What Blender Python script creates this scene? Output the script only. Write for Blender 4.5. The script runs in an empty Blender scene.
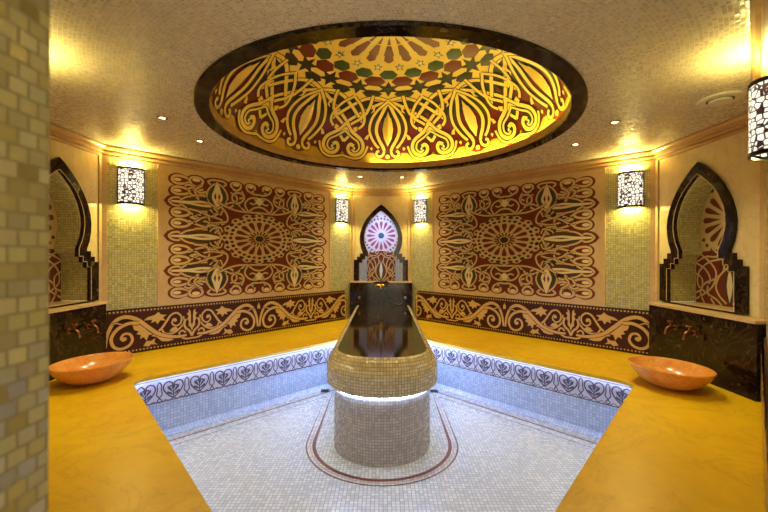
import bpy, bmesh, math, random
from mathutils import Vector
from mathutils.geometry import tessellate_polygon
random.seed(7)
PI = math.pi
C = bpy.context.scene.collection
EYE = 1.53                      # the eye stands 1.53 m above the pit floor; heights "z" below are given from eye level
H = 1.055                       # ceiling above eye
BZ = -1.0                       # bench top below eye

# ------------------------------------------------------------------ camera, world, exposure
cam = bpy.data.cameras.new('camera'); camo = bpy.data.objects.new('camera', cam); C.objects.link(camo)
cam.sensor_width = 36; cam.lens = 36*371.6/768
camo.location = (0, 0, EYE)
camo.rotation_mode = 'XYZ'
camo.rotation_euler = (PI/2, 0, 0)
camo.rotation_euler = (PI/2, math.radians(-0.2), 0)
cam.shift_y = -0.5/768
cam.clip_start = 0.02
cam.dof.use_dof = True; cam.dof.focus_distance = 3.8; cam.dof.aperture_fstop = 2.6
bpy.context.scene.camera = camo
w = bpy.data.worlds.new('world'); bpy.context.scene.world = w; w.use_nodes = True
w.node_tree.nodes['Background'].inputs[0].default_value = (1, .86, .60, 1)
w.node_tree.nodes['Background'].inputs[1].default_value = 1.4
vs = bpy.context.scene.view_settings
vs.view_transform = 'Standard'; vs.look = 'None'; vs.gamma = 1; vs.use_curve_mapping = False
vs.exposure = 1.15

WARM = (1.0, .83, .26)
WARM2 = (1.0, .88, .55)
COOL = (.50, .66, 1.0)
P_UP, P_DOWN, P_DIFF, P_SPOT = 3.4, 2.4, 1.15, 20.0
E_PIT, E_TABLE, E_DOME, E_NICHE = 10.0, 42.0, 38.0, 40.0

# ------------------------------------------------------------------ helpers
def lin(h):
    h = h.lstrip('#'); o = []
    for i in (0, 2, 4):
        c = int(h[i:i+2], 16)/255
        o.append(c/12.92 if c <= .04045 else ((c+.055)/1.055)**2.4)
    return (*o, 1)

def obj_from(name, verts, faces, mats, midx=None, uvs=None, parent=None, smooth=False, origin=None):
    me = bpy.data.meshes.new(name)
    if origin is not None:
        verts = [tuple(Vector(v)-Vector(origin)) for v in verts]
    me.from_pydata([tuple(v) for v in verts], [], faces)
    for m in mats: me.materials.append(m)
    if midx: me.polygons.foreach_set('material_index', midx)
    if uvs:
        l = me.uv_layers.new(name='UVMap'); k = 0
        flat = []
        for f in uvs:
            for u in f: flat += [u[0], u[1]]
        l.data.foreach_set('uv', flat)
    if smooth: me.polygons.foreach_set('use_smooth', [True]*len(me.polygons))
    me.update()
    o = bpy.data.objects.new(name, me); C.objects.link(o)
    if origin is not None: o.location = origin
    if parent:
        o.parent = parent
        if origin is None and not parent.parent: o.location = -Vector(parent.location)
    return o

class MB:
    def __init__(s): s.v = []; s.f = []; s.m = []; s.u = []
    def face(s, pts, uv=None, m=0):
        n = len(s.v); s.v += [tuple(p) for p in pts]; s.f.append(list(range(n, n+len(pts)))); s.m.append(m)
        s.u.append(uv or [(p[0], p[2]) for p in pts])
    def grid(s, fn, us, vs_, uv=None, m=0, closed=False):
        n = len(s.v)
        P = [[fn(u, v) for v in vs_] for u in us]
        for r in P: s.v += [tuple(p) for p in r]
        nv = len(vs_)
        # arc lengths for uv in metres
        L = [0]
        mid = nv//2
        for i in range(1, len(us)): L.append(L[-1]+(Vector(P[i][mid])-Vector(P[i-1][mid])).length)
        W = [0]
        for j in range(1, nv): W.append(W[-1]+(Vector(P[0][j])-Vector(P[0][j-1])).length)
        for i in range(len(us)-1):
            for j in range(nv-1):
                s.f.append([n+i*nv+j, n+(i+1)*nv+j, n+(i+1)*nv+j+1, n+i*nv+j+1]); s.m.append(m)
                s.u.append([(L[i], W[j]), (L[i+1], W[j]), (L[i+1], W[j+1]), (L[i], W[j+1])])
    def box(s, lo, hi, m=0, fr=None):
        (x0, y0, z0), (x1, y1, z1) = lo, hi
        g = fr or (lambda x, y, z: (x, y, z))
        c = [(x0,y0,z0),(x1,y0,z0),(x1,y1,z0),(x0,y1,z0),(x0,y0,z1),(x1,y0,z1),(x1,y1,z1),(x0,y1,z1)]
        for q in ((0,3,2,1),(4,5,6,7),(0,1,5,4),(1,2,6,5),(2,3,7,6),(3,0,4,7)):
            p = [c[i] for i in q]
            ax = [len(set(round(a[k],5) for a in p)) == 1 for k in range(3)]
            if ax[0]: uv = [(a[1], a[2]) for a in p]
            elif ax[1]: uv = [(a[0], a[2]) for a in p]
            else: uv = [(a[0], a[1]) for a in p]
            s.face([g(*a) for a in p], uv, m)
    def tube(s, pts, r, seg=12, m=0, caps=True):
        pts = [Vector(p) for p in pts]; n = len(pts)
        rr = r if isinstance(r, (list, tuple)) else [r]*n
        base = len(s.v); up = Vector((0, 0, 1)); prev = None
        for i, p in enumerate(pts):
            t = (pts[min(i+1, n-1)]-pts[max(i-1, 0)]).normalized()
            if prev is None:
                a = t.cross(up)
                if a.length < .05: a = t.cross(Vector((1, 0, 0)))
            else: a = prev - t*prev.dot(t)
            a.normalize(); prev = a; b = t.cross(a)
            for k in range(seg):
                q = 2*PI*k/seg; s.v.append(tuple(p+a*math.cos(q)*rr[i]+b*math.sin(q)*rr[i]))
        for i in range(n-1):
            for k in range(seg):
                k2 = (k+1) % seg
                s.f.append([base+i*seg+k, base+i*seg+k2, base+(i+1)*seg+k2, base+(i+1)*seg+k]); s.m.append(m)
                s.u.append([(k/seg, i/n), ((k+1)/seg, i/n), ((k+1)/seg, (i+1)/n), (k/seg, (i+1)/n)])
        if caps:
            s.f.append([base+k for k in range(seg)][::-1]); s.m.append(m); s.u.append([(0, 0)]*seg)
            s.f.append([base+(n-1)*seg+k for k in range(seg)]); s.m.append(m); s.u.append([(0, 0)]*seg)
    def lathe(s, prof, c, seg=48, m=0, sx=1, sy=1, rot=0):
        us = [2*PI*i/seg for i in range(seg+1)]
        def fn(a, j):
            r, z = prof[j]; x, y = r*math.cos(a)*sx, r*math.sin(a)*sy
            return (c[0]+x*math.cos(rot)-y*math.sin(rot), c[1]+x*math.sin(rot)+y*math.cos(rot), c[2]+z)
        s.grid(fn, us, list(range(len(prof))), m=m)
    def prism(s, poly, z0, z1, m=0, holes=(), top=True, bottom=True, sides=True):
        allp = [p for lp in (poly, *holes) for p in lp]
        tr = tessellate_polygon([[Vector((p[0], p[1], 0)) for p in lp] for lp in (poly, *holes)])
        for t in tr:
            a = [allp[i] for i in t]
            ar = (a[1][0]-a[0][0])*(a[2][1]-a[0][1])-(a[1][1]-a[0][1])*(a[2][0]-a[0][0])
            if ar < 0: a = a[::-1]
            if top: s.face([(p[0], p[1], z1) for p in a], [p for p in a], m)
            if bottom: s.face([(p[0], p[1], z0) for p in a[::-1]], [p for p in a[::-1]], m)
        if sides:
            for lp in (poly, *holes):
                n = len(lp); L = 0
                for i in range(n):
                    p, q = lp[i], lp[(i+1) % n]; d = math.hypot(q[0]-p[0], q[1]-p[1])
                    s.face([(p[0],p[1],z0),(q[0],q[1],z0),(q[0],q[1],z1),(p[0],p[1],z1)], [(L,z0),(L+d,z0),(L+d,z1),(L,z1)], m); L += d
    def build(s, name, mats, parent=None, smooth=False, merge=0):
        if not isinstance(mats, (list, tuple)): mats = [mats]
        o = obj_from(name, s.v, s.f, mats, s.m, s.u, parent, smooth)
        if merge or smooth:
            bm = bmesh.new(); bm.from_mesh(o.data)
            bmesh.ops.remove_doubles(bm, verts=bm.verts, dist=merge or 1e-5)
            bmesh.ops.recalc_face_normals(bm, faces=bm.faces)
            bm.to_mesh(o.data); bm.free()
        if smooth:
            try: o.data.set_sharp_from_angle(angle=math.radians(40))
            except Exception: pass
        return o

def thing(name, label, cat, loc=(0, 0, 0), group=None, kind=None):
    o = bpy.data.objects.new(name, None); C.objects.link(o); o.location = loc; o.empty_display_size = .1
    o['label'] = label; o['category'] = cat
    if group: o['group'] = group
    if kind: o['kind'] = kind
    bpy.context.view_layer.update()
    return o
def tag(o, label, cat, group=None):
    o['label'] = label; o['category'] = cat
    if group: o['group'] = group
    return o
def struct(o):
    o['kind'] = 'structure'; return o

# ------------------------------------------------------------------ materials
class N:
    def __init__(s, name):
        s.mat = bpy.data.materials.new(name); s.mat.use_nodes = True; s.t = s.mat.node_tree; s.n = s.t.nodes; s.n.clear()
        s.out = s.n.new('ShaderNodeOutputMaterial'); s.b = s.n.new('ShaderNodeBsdfPrincipled'); s.t.links.new(s.b.outputs[0], s.out.inputs[0])
    def L(s, a, b): s.t.links.new(a, b)
    def set(s, sock, v):
        if hasattr(v, 'is_output'): s.L(v, sock)
        else: sock.default_value = v
    def m(s, op, *a):
        n = s.n.new('ShaderNodeMath'); n.operation = op
        for i, x in enumerate(a): s.set(n.inputs[i], x)
        return n.outputs[0]
    def vm(s, op, *a):
        n = s.n.new('ShaderNodeVectorMath'); n.operation = op
        for i, x in enumerate(a): s.set(n.inputs[i], x)
        return n.outputs[0]
    def mix(s, f, a, b):
        n = s.n.new('ShaderNodeMix'); n.data_type = 'RGBA'; s.set(n.inputs[0], f); s.set(n.inputs[6], a); s.set(n.inputs[7], b); return n.outputs[2]
    def ramp(s, f, stops):
        n = s.n.new('ShaderNodeValToRGB'); s.set(n.inputs[0], f); e = n.color_ramp.elements
        while len(e) < len(stops): e.new(.5)
        for i, (p, c) in enumerate(stops): e[i].position = p; e[i].color = c
        return n.outputs[0]
    def noise(s, vec, scale, detail=4, rough=.5, dist=0):
        n = s.n.new('ShaderNodeTexNoise'); s.L(vec, n.inputs['Vector']); n.inputs['Scale'].default_value = scale
        n.inputs['Detail'].default_value = detail; n.inputs['Roughness'].default_value = rough; n.inputs['Distortion'].default_value = dist; return n.outputs[0]
    def pos(s): return s.n.new('ShaderNodeNewGeometry').outputs['Position']
    def P(s, **k):
        for a, v in k.items(): s.set(s.b.inputs[a.replace('_', ' ')], v)

def tile_mat(name, cols, size=(.022, .022), grout='8a8068', gw=.07, tilt=.09, rough=.18, brick=False, polar=False, spec=.5, coat=0, grey=.0, gloss_var=.15):
    k = N(name)
    if polar:
        tc = k.n.new('ShaderNodeTexCoord').outputs['Object']
        sp = k.n.new('ShaderNodeSeparateXYZ'); k.L(tc, sp.inputs[0])
        r = k.m('SQRT', k.m('ADD', k.m('MULTIPLY', sp.outputs[0], sp.outputs[0]), k.m('MULTIPLY', sp.outputs[1], sp.outputs[1])))
        th = k.m('DIVIDE', k.m('ADD', k.m('ARCTAN2', sp.outputs[1], sp.outputs[0]), PI), 2*PI)
        v = k.m('DIVIDE', r, size[1]); iv = k.m('FLOOR', v)
        cnt = k.m('ROUND', k.m('MULTIPLY', k.m('ADD', iv, .5), 2*PI*size[1]/size[0]))
        u = k.m('MULTIPLY', th, cnt)
    else:
        tc = k.n.new('ShaderNodeTexCoord').outputs['UV']
        sp = k.n.new('ShaderNodeSeparateXYZ'); k.L(tc, sp.inputs[0])
        v = k.m('DIVIDE', sp.outputs[1], size[1]); iv = k.m('FLOOR', v)
        u = k.m('DIVIDE', sp.outputs[0], size[0])
        if brick: u = k.m('ADD', u, k.m('MULTIPLY', k.m('MODULO', iv, 2.0), .5))
    iu = k.m('FLOOR', u)
    fu = k.m('SUBTRACT', u, iu); fv = k.m('SUBTRACT', v, iv)
    du = k.m('MINIMUM', fu, k.m('SUBTRACT', 1.0, fu)); dv = k.m('MINIMUM', fv, k.m('SUBTRACT', 1.0, fv))
    g = k.m('LESS_THAN', k.m('MINIMUM', du, dv), gw)
    cb = k.n.new('ShaderNodeCombineXYZ'); k.L(iu, cb.inputs[0]); k.L(iv, cb.inputs[1])
    wn = k.n.new('ShaderNodeTexWhiteNoise'); wn.noise_dimensions = '3D'; k.L(cb.outputs[0], wn.inputs['Vector'])
    n = len(cols)
    rp = k.ramp(wn.outputs['Value'], [(i/max(1, n-1), lin(c)) for i, c in enumerate(cols)])
    base = k.mix(g, rp, lin(grout))
    rnd = k.vm('SUBTRACT', wn.outputs['Color'], (.5, .5, .5))
    geo = k.n.new('ShaderNodeNewGeometry')
    sc = k.n.new('ShaderNodeVectorMath'); sc.operation = 'SCALE'; k.L(rnd, sc.inputs[0]); k.set(sc.inputs['Scale'], k.m('MULTIPLY', k.m('SUBTRACT', 1.0, g), tilt*2))
    nn = k.vm('NORMALIZE', k.vm('ADD', geo.outputs['Normal'], sc.outputs[0]))
    k.P(Base_Color=base, Normal=nn, Roughness=k.m('ADD', k.m('MULTIPLY', g, .5), k.m('ADD', rough, k.m('MULTIPLY', wn.outputs['Value'], gloss_var))))
    k.b.inputs['Specular IOR Level'].default_value = spec
    k.b.inputs['Coat Weight'].default_value = coat
    return k.mat

def plain(name, col, rough=.5, metal=0, var=.12, scale=60, spec=.5, emis=None, es=0):
    k = N(name); n = k.noise(k.pos(), scale, 3)
    c = lin(col); d = tuple(x*(1-var) for x in c[:3])+(1,); e = tuple(min(1, x*(1+var)) for x in c[:3])+(1,)
    k.P(Base_Color=k.ramp(n, [(.3, d), (.7, e)]), Roughness=rough, Metallic=metal)
    k.b.inputs['Specular IOR Level'].default_value = spec
    if emis: k.P(Emission_Color=(*emis, 1), Emission_Strength=es)
    return k.mat

def marble(name, base, vein, light, rough=.2, scale=1.0, vs_=.5, spec=.5):
    k = N(name); p = k.pos()
    n1 = k.noise(p, 1.3*scale, 5, .55, .6); n2 = k.noise(p, 2.2*scale, 8, .6, 1.6); n3 = k.noise(p, 14*scale, 5, .6)
    ridge = k.m('ABSOLUTE', k.m('SUBTRACT', n2, .5))
    v = k.ramp(ridge, [(0, (1, 1, 1, 1)), (.018, (.25, .25, .25, 1)), (.07, (0, 0, 0, 1))])
    b = k.mix(k.ramp(n1, [(.32, (0, 0, 0, 1)), (.68, (1, 1, 1, 1))]), lin(base), lin(light))
    b = k.mix(k.m('MULTIPLY', k.ramp(n3, [(.35, (0, 0, 0, 1)), (.8, (1, 1, 1, 1))]), .25), b, lin(vein))
    b = k.mix(k.m('MULTIPLY', v, vs_), b, lin(vein))
    k.P(Base_Color=b, Roughness=rough); k.b.inputs['Specular IOR Level'].default_value = spec
    return k.mat

def emperador(name):
    k = N(name); p = k.pos()
    n1 = k.noise(p, 5, 6, .6, .8); n2 = k.noise(p, 3.2, 10, .65, 2.2); n3 = k.noise(p, 17, 3, .5)
    ridge = k.m('ABSOLUTE', k.m('SUBTRACT', n2, .5))
    v = k.ramp(ridge, [(0, (1, 1, 1, 1)), (.01, (.3, .3, .3, 1)), (.03, (0, 0, 0, 1))])
    b = k.mix(k.ramp(n1, [(.4, (0, 0, 0, 1)), (.7, (1, 1, 1, 1))]), lin('130d09'), lin('2c1a10'))
    b = k.mix(k.m('MULTIPLY', k.ramp(n3, [(.66, (0, 0, 0, 1)), (.74, (1, 1, 1, 1))]), .5), b, lin('8a7450'))
    b = k.mix(k.m('MULTIPLY', v, .25), b, lin('8a6a44'))
    k.P(Base_Color=b, Roughness=.09); k.b.inputs['Specular IOR Level'].default_value = .32
    return k.mat

def emit(name, col, e):
    k = N(name); k.P(Base_Color=(.8, .8, .8, 1), Emission_Color=(*col, 1), Emission_Strength=e); return k.mat

M = {}
M['wall_tile'] = tile_mat('green_gold_glass_tile', ['a8a062', 'b8b074', 'c8be82', 'b4a866'], (.023, .023), '8a845c', .09, .06)
M['ceil_tile'] = tile_mat('cream_ceiling_mosaic', ['b6a684', 'c4b594', 'cebfa0', 'bcad8a'], (.020, .018), 'd2c6a4', .09, .07, .2, polar=True, spec=.8)
M['floor_tile'] = tile_mat('white_floor_mosaic', ['bec6d0', 'ccd4dc', 'dce0e4', 'c6ced8'], (.026, .026), '9aa0a8', .08, .05, .2)
M['riser_tile'] = tile_mat('pale_riser_mosaic', ['b0bed6', 'bccae0', 'ccd6e6', 'b6c4da'], (.026, .026), '98a4b8', .08, .05, .2)
M['pedestal_tile'] = tile_mat('grey_pedestal_mosaic', ['a8a09c', 'b4aca6', 'c0b8b0', 'aca49e'], (.022, .022), '8c8480', .09, .04, .2)
M['table_tile'] = tile_mat('beige_table_mosaic', ['b4a684', 'c8ba96', 'd8cba8', 'bfb08a'], (.022, .022), '8e8060', .09, .05, .18)
M['jamb_tile'] = tile_mat('gold_glass_brick_tile', ['7c6f40', '8c7f4e', '9c9064', '87805a', '948648'], (.029, .023), '6e6236', .07, .14, .14, brick=True, spec=.9, gloss_var=.25)
M['bench'] = marble('honey_marble', 'deac0e', 'b07e08', 'e8c018', .33, 1.0, .35)
M['wall_marble'] = marble('cream_marble', 'd6bf84', 'a88850', 'e2cf96', .28, 1.2, .3)
M['trim_marble'] = marble('tan_marble_trim', 'c4a26c', '98743f', 'd0b27c', .3, 2.0, .25)
M['surround'] = marble('tan_surround_marble', 'c6a46c', 'a07c48', 'd2b27c', .3, 1.2, .25)
M['cornice'] = marble('brown_cornice_marble', 'bf945a', '94683a', 'caa468', .3, 2.0, .25)
M['basin'] = marble('orange_onyx', 'e0903a', 'b8641e', 'eaac5c', .2, 6.0, .5)
M['dark'] = emperador('dark_emperador_marble')
M['maroon'] = plain('maroon_mosaic', '6a2812', .5, 0, .35, 220, spec=.3)
M['green'] = plain('dark_green_mosaic', '26301c', .35, 0, .4, 220)
M['black'] = plain('black_brown_mosaic', '1c120c', .35, 0, .4, 220)
M['cream'] = plain('cream_mosaic', 'c8ac70', .35, 0, .14, 160)
M['cream2'] = plain('light_cream_mosaic', 'dcc48e', .35, 0, .14, 160)
M['frieze_bg'] = plain('dark_brown_mosaic', '4a220a', .55, 0, .35, 220, spec=.2)
M['frieze_cream'] = plain('tan_gold_mosaic', 'caa24e', .45, 0, .16, 160)
M['brass'] = plain('antique_brass', '8c5c36', .4, 1, .15, 40)
M['gold'] = plain('gold_metal', 'c89440', .25, 1, .1, 40)
M['blackmetal'] = plain('black_metal', '14110e', .4, .6, .1, 40)
M['white'] = plain('white_plastic', 'd8cdb4', .45, 0, .04, 40)
M['drain'] = plain('grey_drain_metal', '4a5058', .6, .2, .1, 40)
M['steel'] = plain('steel', '8c9296', .3, .9, .1, 40)
M['d_gold'] = plain('gold_dome_mosaic', 'ecca58', .3, 0, .16, 160)
M['d_maroon'] = plain('red_dome_mosaic', '6e1e0a', .3, 0, .4, 200)
M['d_green'] = plain('green_dome_mosaic', '2c4416', .3, 0, .4, 200)
M['d_dark'] = plain('dark_dome_mosaic', '2c2410', .3, 0, .4, 200)
M['d_white'] = plain('white_dome_mosaic', 'e8e0b8', .3, 0, .08, 160)
M['d_base'] = plain('yellow_dome_glass_tile', 'c9a338', .25, 0, .15, 160)
M['riser'] = plain('light_brown_cove_stone', 'a87f4c', .35, 0, .15, 20)
M['h_bg'] = plain('pearl_mosaic', 'd9d6dc', .3, 0, .08, 200)
M['h_line'] = plain('mauve_brown_mosaic', '5e4450', .35, 0, .2, 200)
M['h_dark'] = plain('slate_mosaic', '5a5260', .35, 0, .3, 200)
M['stripe'] = plain('red_brown_stripe_mosaic', '6e3a2e', .35, 0, .2, 200)
M['stripe2'] = plain('tan_stripe_mosaic', 'b89a72', .35, 0, .2, 200)
M['led_cool'] = emit('cool_white_led', (.40, .53, 1.0), E_PIT)
M['led_table'] = emit('cool_white_table_led', (.34, .50, 1.0), E_TABLE)
M['led_dome'] = emit('yellow_cove_led', (1.0, .85, .22), E_DOME)
M['led_niche'] = emit('cool_niche_led', (.36, .42, 1.0), E_NICHE)
M['spot'] = emit('downlight_lens', (1, .85, .5), 12)

def shade_mat():
    k = N('patterned_lamp_shade')
    tc = k.n.new('ShaderNodeTexCoord').outputs['UV']
    v = k.n.new('ShaderNodeTexVoronoi'); v.feature = 'DISTANCE_TO_EDGE'; k.L(tc, v.inputs['Vector']); v.inputs['Scale'].default_value = 30; v.inputs['Randomness'].default_value = .6
    f = k.m('GREATER_THAN', v.outputs['Distance'], .095)
    k.P(Base_Color=k.mix(f, (.12, .08, .12, 1), (.8, .8, .8, 1)), Roughness=.4, Emission_Color=(1, .93, .84, 1), Emission_Strength=k.m('MULTIPLY', f, P_DIFF*.42))
    return k.mat
M['shade'] = shade_mat()

# ------------------------------------------------------------------ room outline (plan), clockwise from the back niche
BL, BR = (-.50, 5.93), (.41, 5.93)
RB, RN = (2.71, 3.70), (2.71, 2.635)
LB, LN = (-2.73, 3.58), (-2.73, 2.62)
ER, EL = (.66, .585), (-.50, .555)
def line(p, q, t): return (p[0]+(q[0]-p[0])*t, p[1]+(q[1]-p[1])*t)
DC = (.04, 3.14)                # dome centre

class Wall:
    """local frame of a wall: s metres from p towards q, z from eye level, n metres out of the wall into the room"""
    def __init__(s, p, q):
        s.p = Vector((p[0], p[1], 0)); s.q = Vector((q[0], q[1], 0)); d = s.q-s.p; s.len = d.length; s.d = d/s.len
        n = Vector((-s.d.y, s.d.x, 0)); c = Vector((0, 3.1, 0))
        s.n = n if (c-s.p).dot(n) > 0 else -n
    def P(s, a, z, n=0): return tuple(s.p+s.d*a+s.n*n+Vector((0, 0, EYE+z)))
    def quad(s, mb, a0, a1, z0, z1, n=0, m=0):
        pts = [s.P(a0, z0, n), s.P(a1, z0, n), s.P(a1, z1, n), s.P(a0, z1, n)]; uv = [(a0, z0), (a1, z0), (a1, z1), (a0, z1)]
        mb.face(pts, uv, m)
    def slab(s, mb, a0, a1, z0, z1, n0, n1, m=0):
        mb.box((a0, n0, z0), (a1, n1, z1), m, fr=lambda a, n, z: s.P(a, z, n))
    def s_at(s, X): return (X-s.p.x)/s.d.x

WL = Wall(BL, LB); WR = Wall(BR, RB); WB = Wall(BL, BR); WRN = Wall(RB, RN); WLN = Wall(LB, LN); WNR = Wall(RN, ER); WNL = Wall(LN, EL)
TOP = H; FLOOR = -1.53

# ------------------------------------------------------------------ niche arches
INNER = [(0,.715),(.05,.68),(.10,.635),(.15,.585),(.19,.53),(.225,.465),(.25,.40),(.265,.33),(.268,.26),(.258,.19),(.238,.12),(.205,.05),(.205,-.02),(.25,-.02),(.25,-.07),(.295,-.07),(.295,-.12),(.345,-.12),(.345,-.43)]
OUTER = [(0,.81),(.05,.775),(.11,.72),(.17,.66),(.225,.59),(.27,.515),(.305,.44),(.33,.36),(.34,.28),(.335,.20),(.318,.12),(.29,.05),(.29,.03),(.335,.03),(.335,-.02),(.38,-.02),(.38,-.07),(.43,-.07),(.43,-.43)]
CAV = [(0,.755),(.07,.71),(.15,.635),(.22,.55),(.275,.45),(.310,.34),(.315,.24),(.298,.13),(.275,.06),(.275,.02),(.32,-.01),(.36,-.06),(.36,-.43)]
def updown(h): return [(-x, z) for x, z in h[::-1]] + h[1:]
def both(h): return h + [(-x, z) for x, z in h[::-1] if abs(x) > 1e-6]

def niche_wall(name, W, c):
    mb = MB()
    hole = [(c+x, z) for x, z in both(CAV)]
    outer = [(0, FLOOR), (W.len, FLOOR), (W.len, TOP), (0, TOP)]
    allp = outer+hole
    for t in tessellate_polygon([[Vector((a, b, 0)) for a, b in outer], [Vector((a, b, 0)) for a, b in hole]]):
        mb.face([W.P(allp[i][0], allp[i][1]) for i in t], [allp[i] for i in t])
    return struct(mb.build(name, M['wall_marble']))

# ------------------------------------------------------------------ ornament drawing
def spline(pts, closed=False, n=6):
    if len(pts) == 2: return [tuple(p) for p in pts]
    P = list(pts); out = []
    m = len(P); rng = range(m) if closed else range(m-1)
    for i in rng:
        p0 = P[(i-1) % m] if closed or i > 0 else tuple(2*a-b for a, b in zip(P[0], P[1]))
        p1 = P[i]; p2 = P[(i+1) % m]
        p3 = P[(i+2) % m] if closed or i+2 < m else tuple(2*a-b for a, b in zip(P[-1], P[-2]))
        for k in range(n):
            t = k/n
            out.append(tuple(.5*((2*b)+(-a+c)*t+(2*a-5*b+4*c-d)*t*t+(-a+3*b-3*c+d)*t**3) for a, b, c, d in zip(p0, p1, p2, p3)))
    if not closed: out.append(tuple(P[-1]))
    return out

class Art:
    """flat inlay pieces laid on a surface: fn(u, v) -> (point, normal)"""
    def __init__(s, fn, sym=None, h0=.002):
        s.fn = fn; s.mb = {}; s.h = h0; s.step = .00008; s.case = None; s.kk = 0; s.sym = sym or [lambda u, v: (u, v)]; s.k = 0
    def _mb(s, part):
        return s.mb.setdefault(part, MB())
    def ribbon(s, pts, w, mat=0, h=0, closed=False, part='scrollwork', taper=None, n=6, raw=False, cased=True):
        if s.case and cased: s.ribbon(pts, w+s.case[1], s.case[0], h, closed, part, taper, n, raw, False)
        s.kk += 1; h = s.kk*s.step
        cl = pts if raw else spline(pts, closed, n)
        for f in s.sym:
            q = [f(*p) for p in cl]
            P = []; Nn = []
            for a in q:
                p, nn = s.fn(*a); P.append(Vector(p)); Nn.append(Vector(nn))
            m = len(P); L = []; R = []
            s.k += 1; hh = s.h+h+(s.k % 5)*.00001
            for i in range(m):
                if closed: t = P[(i+1) % m]-P[i-1]
                else: t = P[min(i+1, m-1)]-P[max(i-1, 0)]
                if t.length < 1e-7: t = Vector((1, 0, 0))
                sd = Nn[i].cross(t.normalized()).normalized()
                ww = w/2
                if taper:
                    x = i/(m-1); ww *= taper(x)
                L.append(P[i]+sd*ww+Nn[i]*hh); R.append(P[i]-sd*ww+Nn[i]*hh)
            mb = s._mb(part)
            for i in range(m if closed else m-1):
                j = (i+1) % m
                mb.face([R[i], R[j], L[j], L[i]], [(0, 0)]*4, mat)
    def poly(s, pts, mat=0, h=0, part='scrollwork', smooth=False, n=5):
        if smooth: pts = spline(pts, True, n)
        s.kk += 1 if part[-5:] != 'field' and part[-6:] != 'ground' and not (part == 'dome_rosette' and len(pts) == 4) else 0; h = s.kk*s.step
        tr = tessellate_polygon([[Vector((a, b, 0)) for a, b in pts]])
        for f in s.sym:
            s.k += 1; hh = s.h+h+(s.k % 5)*.00001
            V3 = []
            for a in pts:
                p, nn = s.fn(*f(*a)); V3.append(Vector(p)+Vector(nn)*hh)
            n0 = Vector(s.fn(*f(*pts[0]))[1])
            mb = s._mb(part)
            for t in tr:
                a = [V3[i] for i in t]
                if (a[1]-a[0]).cross(a[2]-a[0]).dot(n0) < 0: a = a[::-1]
                mb.face(a, [(0, 0)]*3, mat)
    def disc(s, c, ru, rv, mat=0, h=0, part='scrollwork', n=16, rot=0):
        s.poly([(c[0]+ru*math.cos(2*PI*i/n)*math.cos(rot)-rv*math.sin(2*PI*i/n)*math.sin(rot), c[1]+ru*math.cos(2*PI*i/n)*math.sin(rot)+rv*math.sin(2*PI*i/n)*math.cos(rot)) for i in range(n)], mat, h, part)
    def build(s, parent, mats, names=None):
        return {k: mb.build(k, mats, parent) for k, mb in s.mb.items()}

# ================================================================== STRUCTURE
mb = MB(); mb.face([(-3.6, -1.5, 0), (3.6, -1.5, 0), (3.6, 6.6, 0), (-3.6, 6.6, 0)], [(-3.6, -1.5), (3.6, -1.5), (3.6, 6.6), (-3.6, 6.6)])
struct(mb.build('floor', M['floor_tile']))

RING_O, RING_I = 1.475, 1.375
def circ(r, n=96, c=DC): return [(c[0]+r*math.cos(2*PI*i/n), c[1]+r*math.sin(2*PI*i/n)) for i in range(n)]
mb = MB()
outl = [(-.9, -.2), (-3.3, 2.2), (-3.3, 3.9), (-.7, 6.5), (.7, 6.5), (3.3, 3.9), (3.3, 2.2), (.9, -.2)]
loc = [(x-DC[0], y-DC[1]) for x, y in outl]; hole = circ(1.43, 96, (0, 0))
mb.prism(loc, 0, .05, holes=[hole])
ceil = obj_from('ceiling', mb.v, mb.f, [M['ceil_tile']], mb.m, mb.u); ceil.location = (*DC, EYE+H); struct(ceil)

def plain_wall(name, W, mat, ext=0.0):
    mb = MB(); W.quad(mb, 0-ext, W.len+ext, FLOOR, TOP+.03); return struct(mb.build(name, mat))
plain_wall('wall_back_left', WL, M['wall_tile']); plain_wall('wall_back_right', WR, M['wall_tile'])
plain_wall('wall_front_right', WNR, M['wall_tile']); plain_wall('wall_front_left', WNL, M['wall_tile'])
CB, CR, CL = .452, 3.70-3.185, 3.58-3.09
niche_wall('wall_back', WB, CB); niche_wall('wall_right', WRN, CR); niche_wall('wall_left', WLN, CL)
# doorway jambs
mb = MB()
def jamb(y0, y1, x, mb):
    mb.face([(x, y0, 0), (x, y1, 0), (x, y1, EYE+TOP), (x, y0, EYE+TOP)], [(y0, 0), (y1, 0), (y1, EYE+TOP), (y0, EYE+TOP)])
jamb(-.35, EL[1], EL[0], mb); mb.face([(-1.2, -.35, 0), (-.5, -.35, 0), (-.5, -.35, EYE+TOP), (-1.2, -.35, EYE+TOP)])
struct(mb.build('wall_entrance_left', M['jamb_tile']))
mb = MB(); jamb(-.35, ER[1], ER[0], mb); mb.face([(1.2, -.35, 0), (.66, -.35, 0), (.66, -.35, EYE+TOP), (1.2, -.35, EYE+TOP)])
struct(mb.build('wall_entrance_right', M['jamb_tile']))

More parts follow.
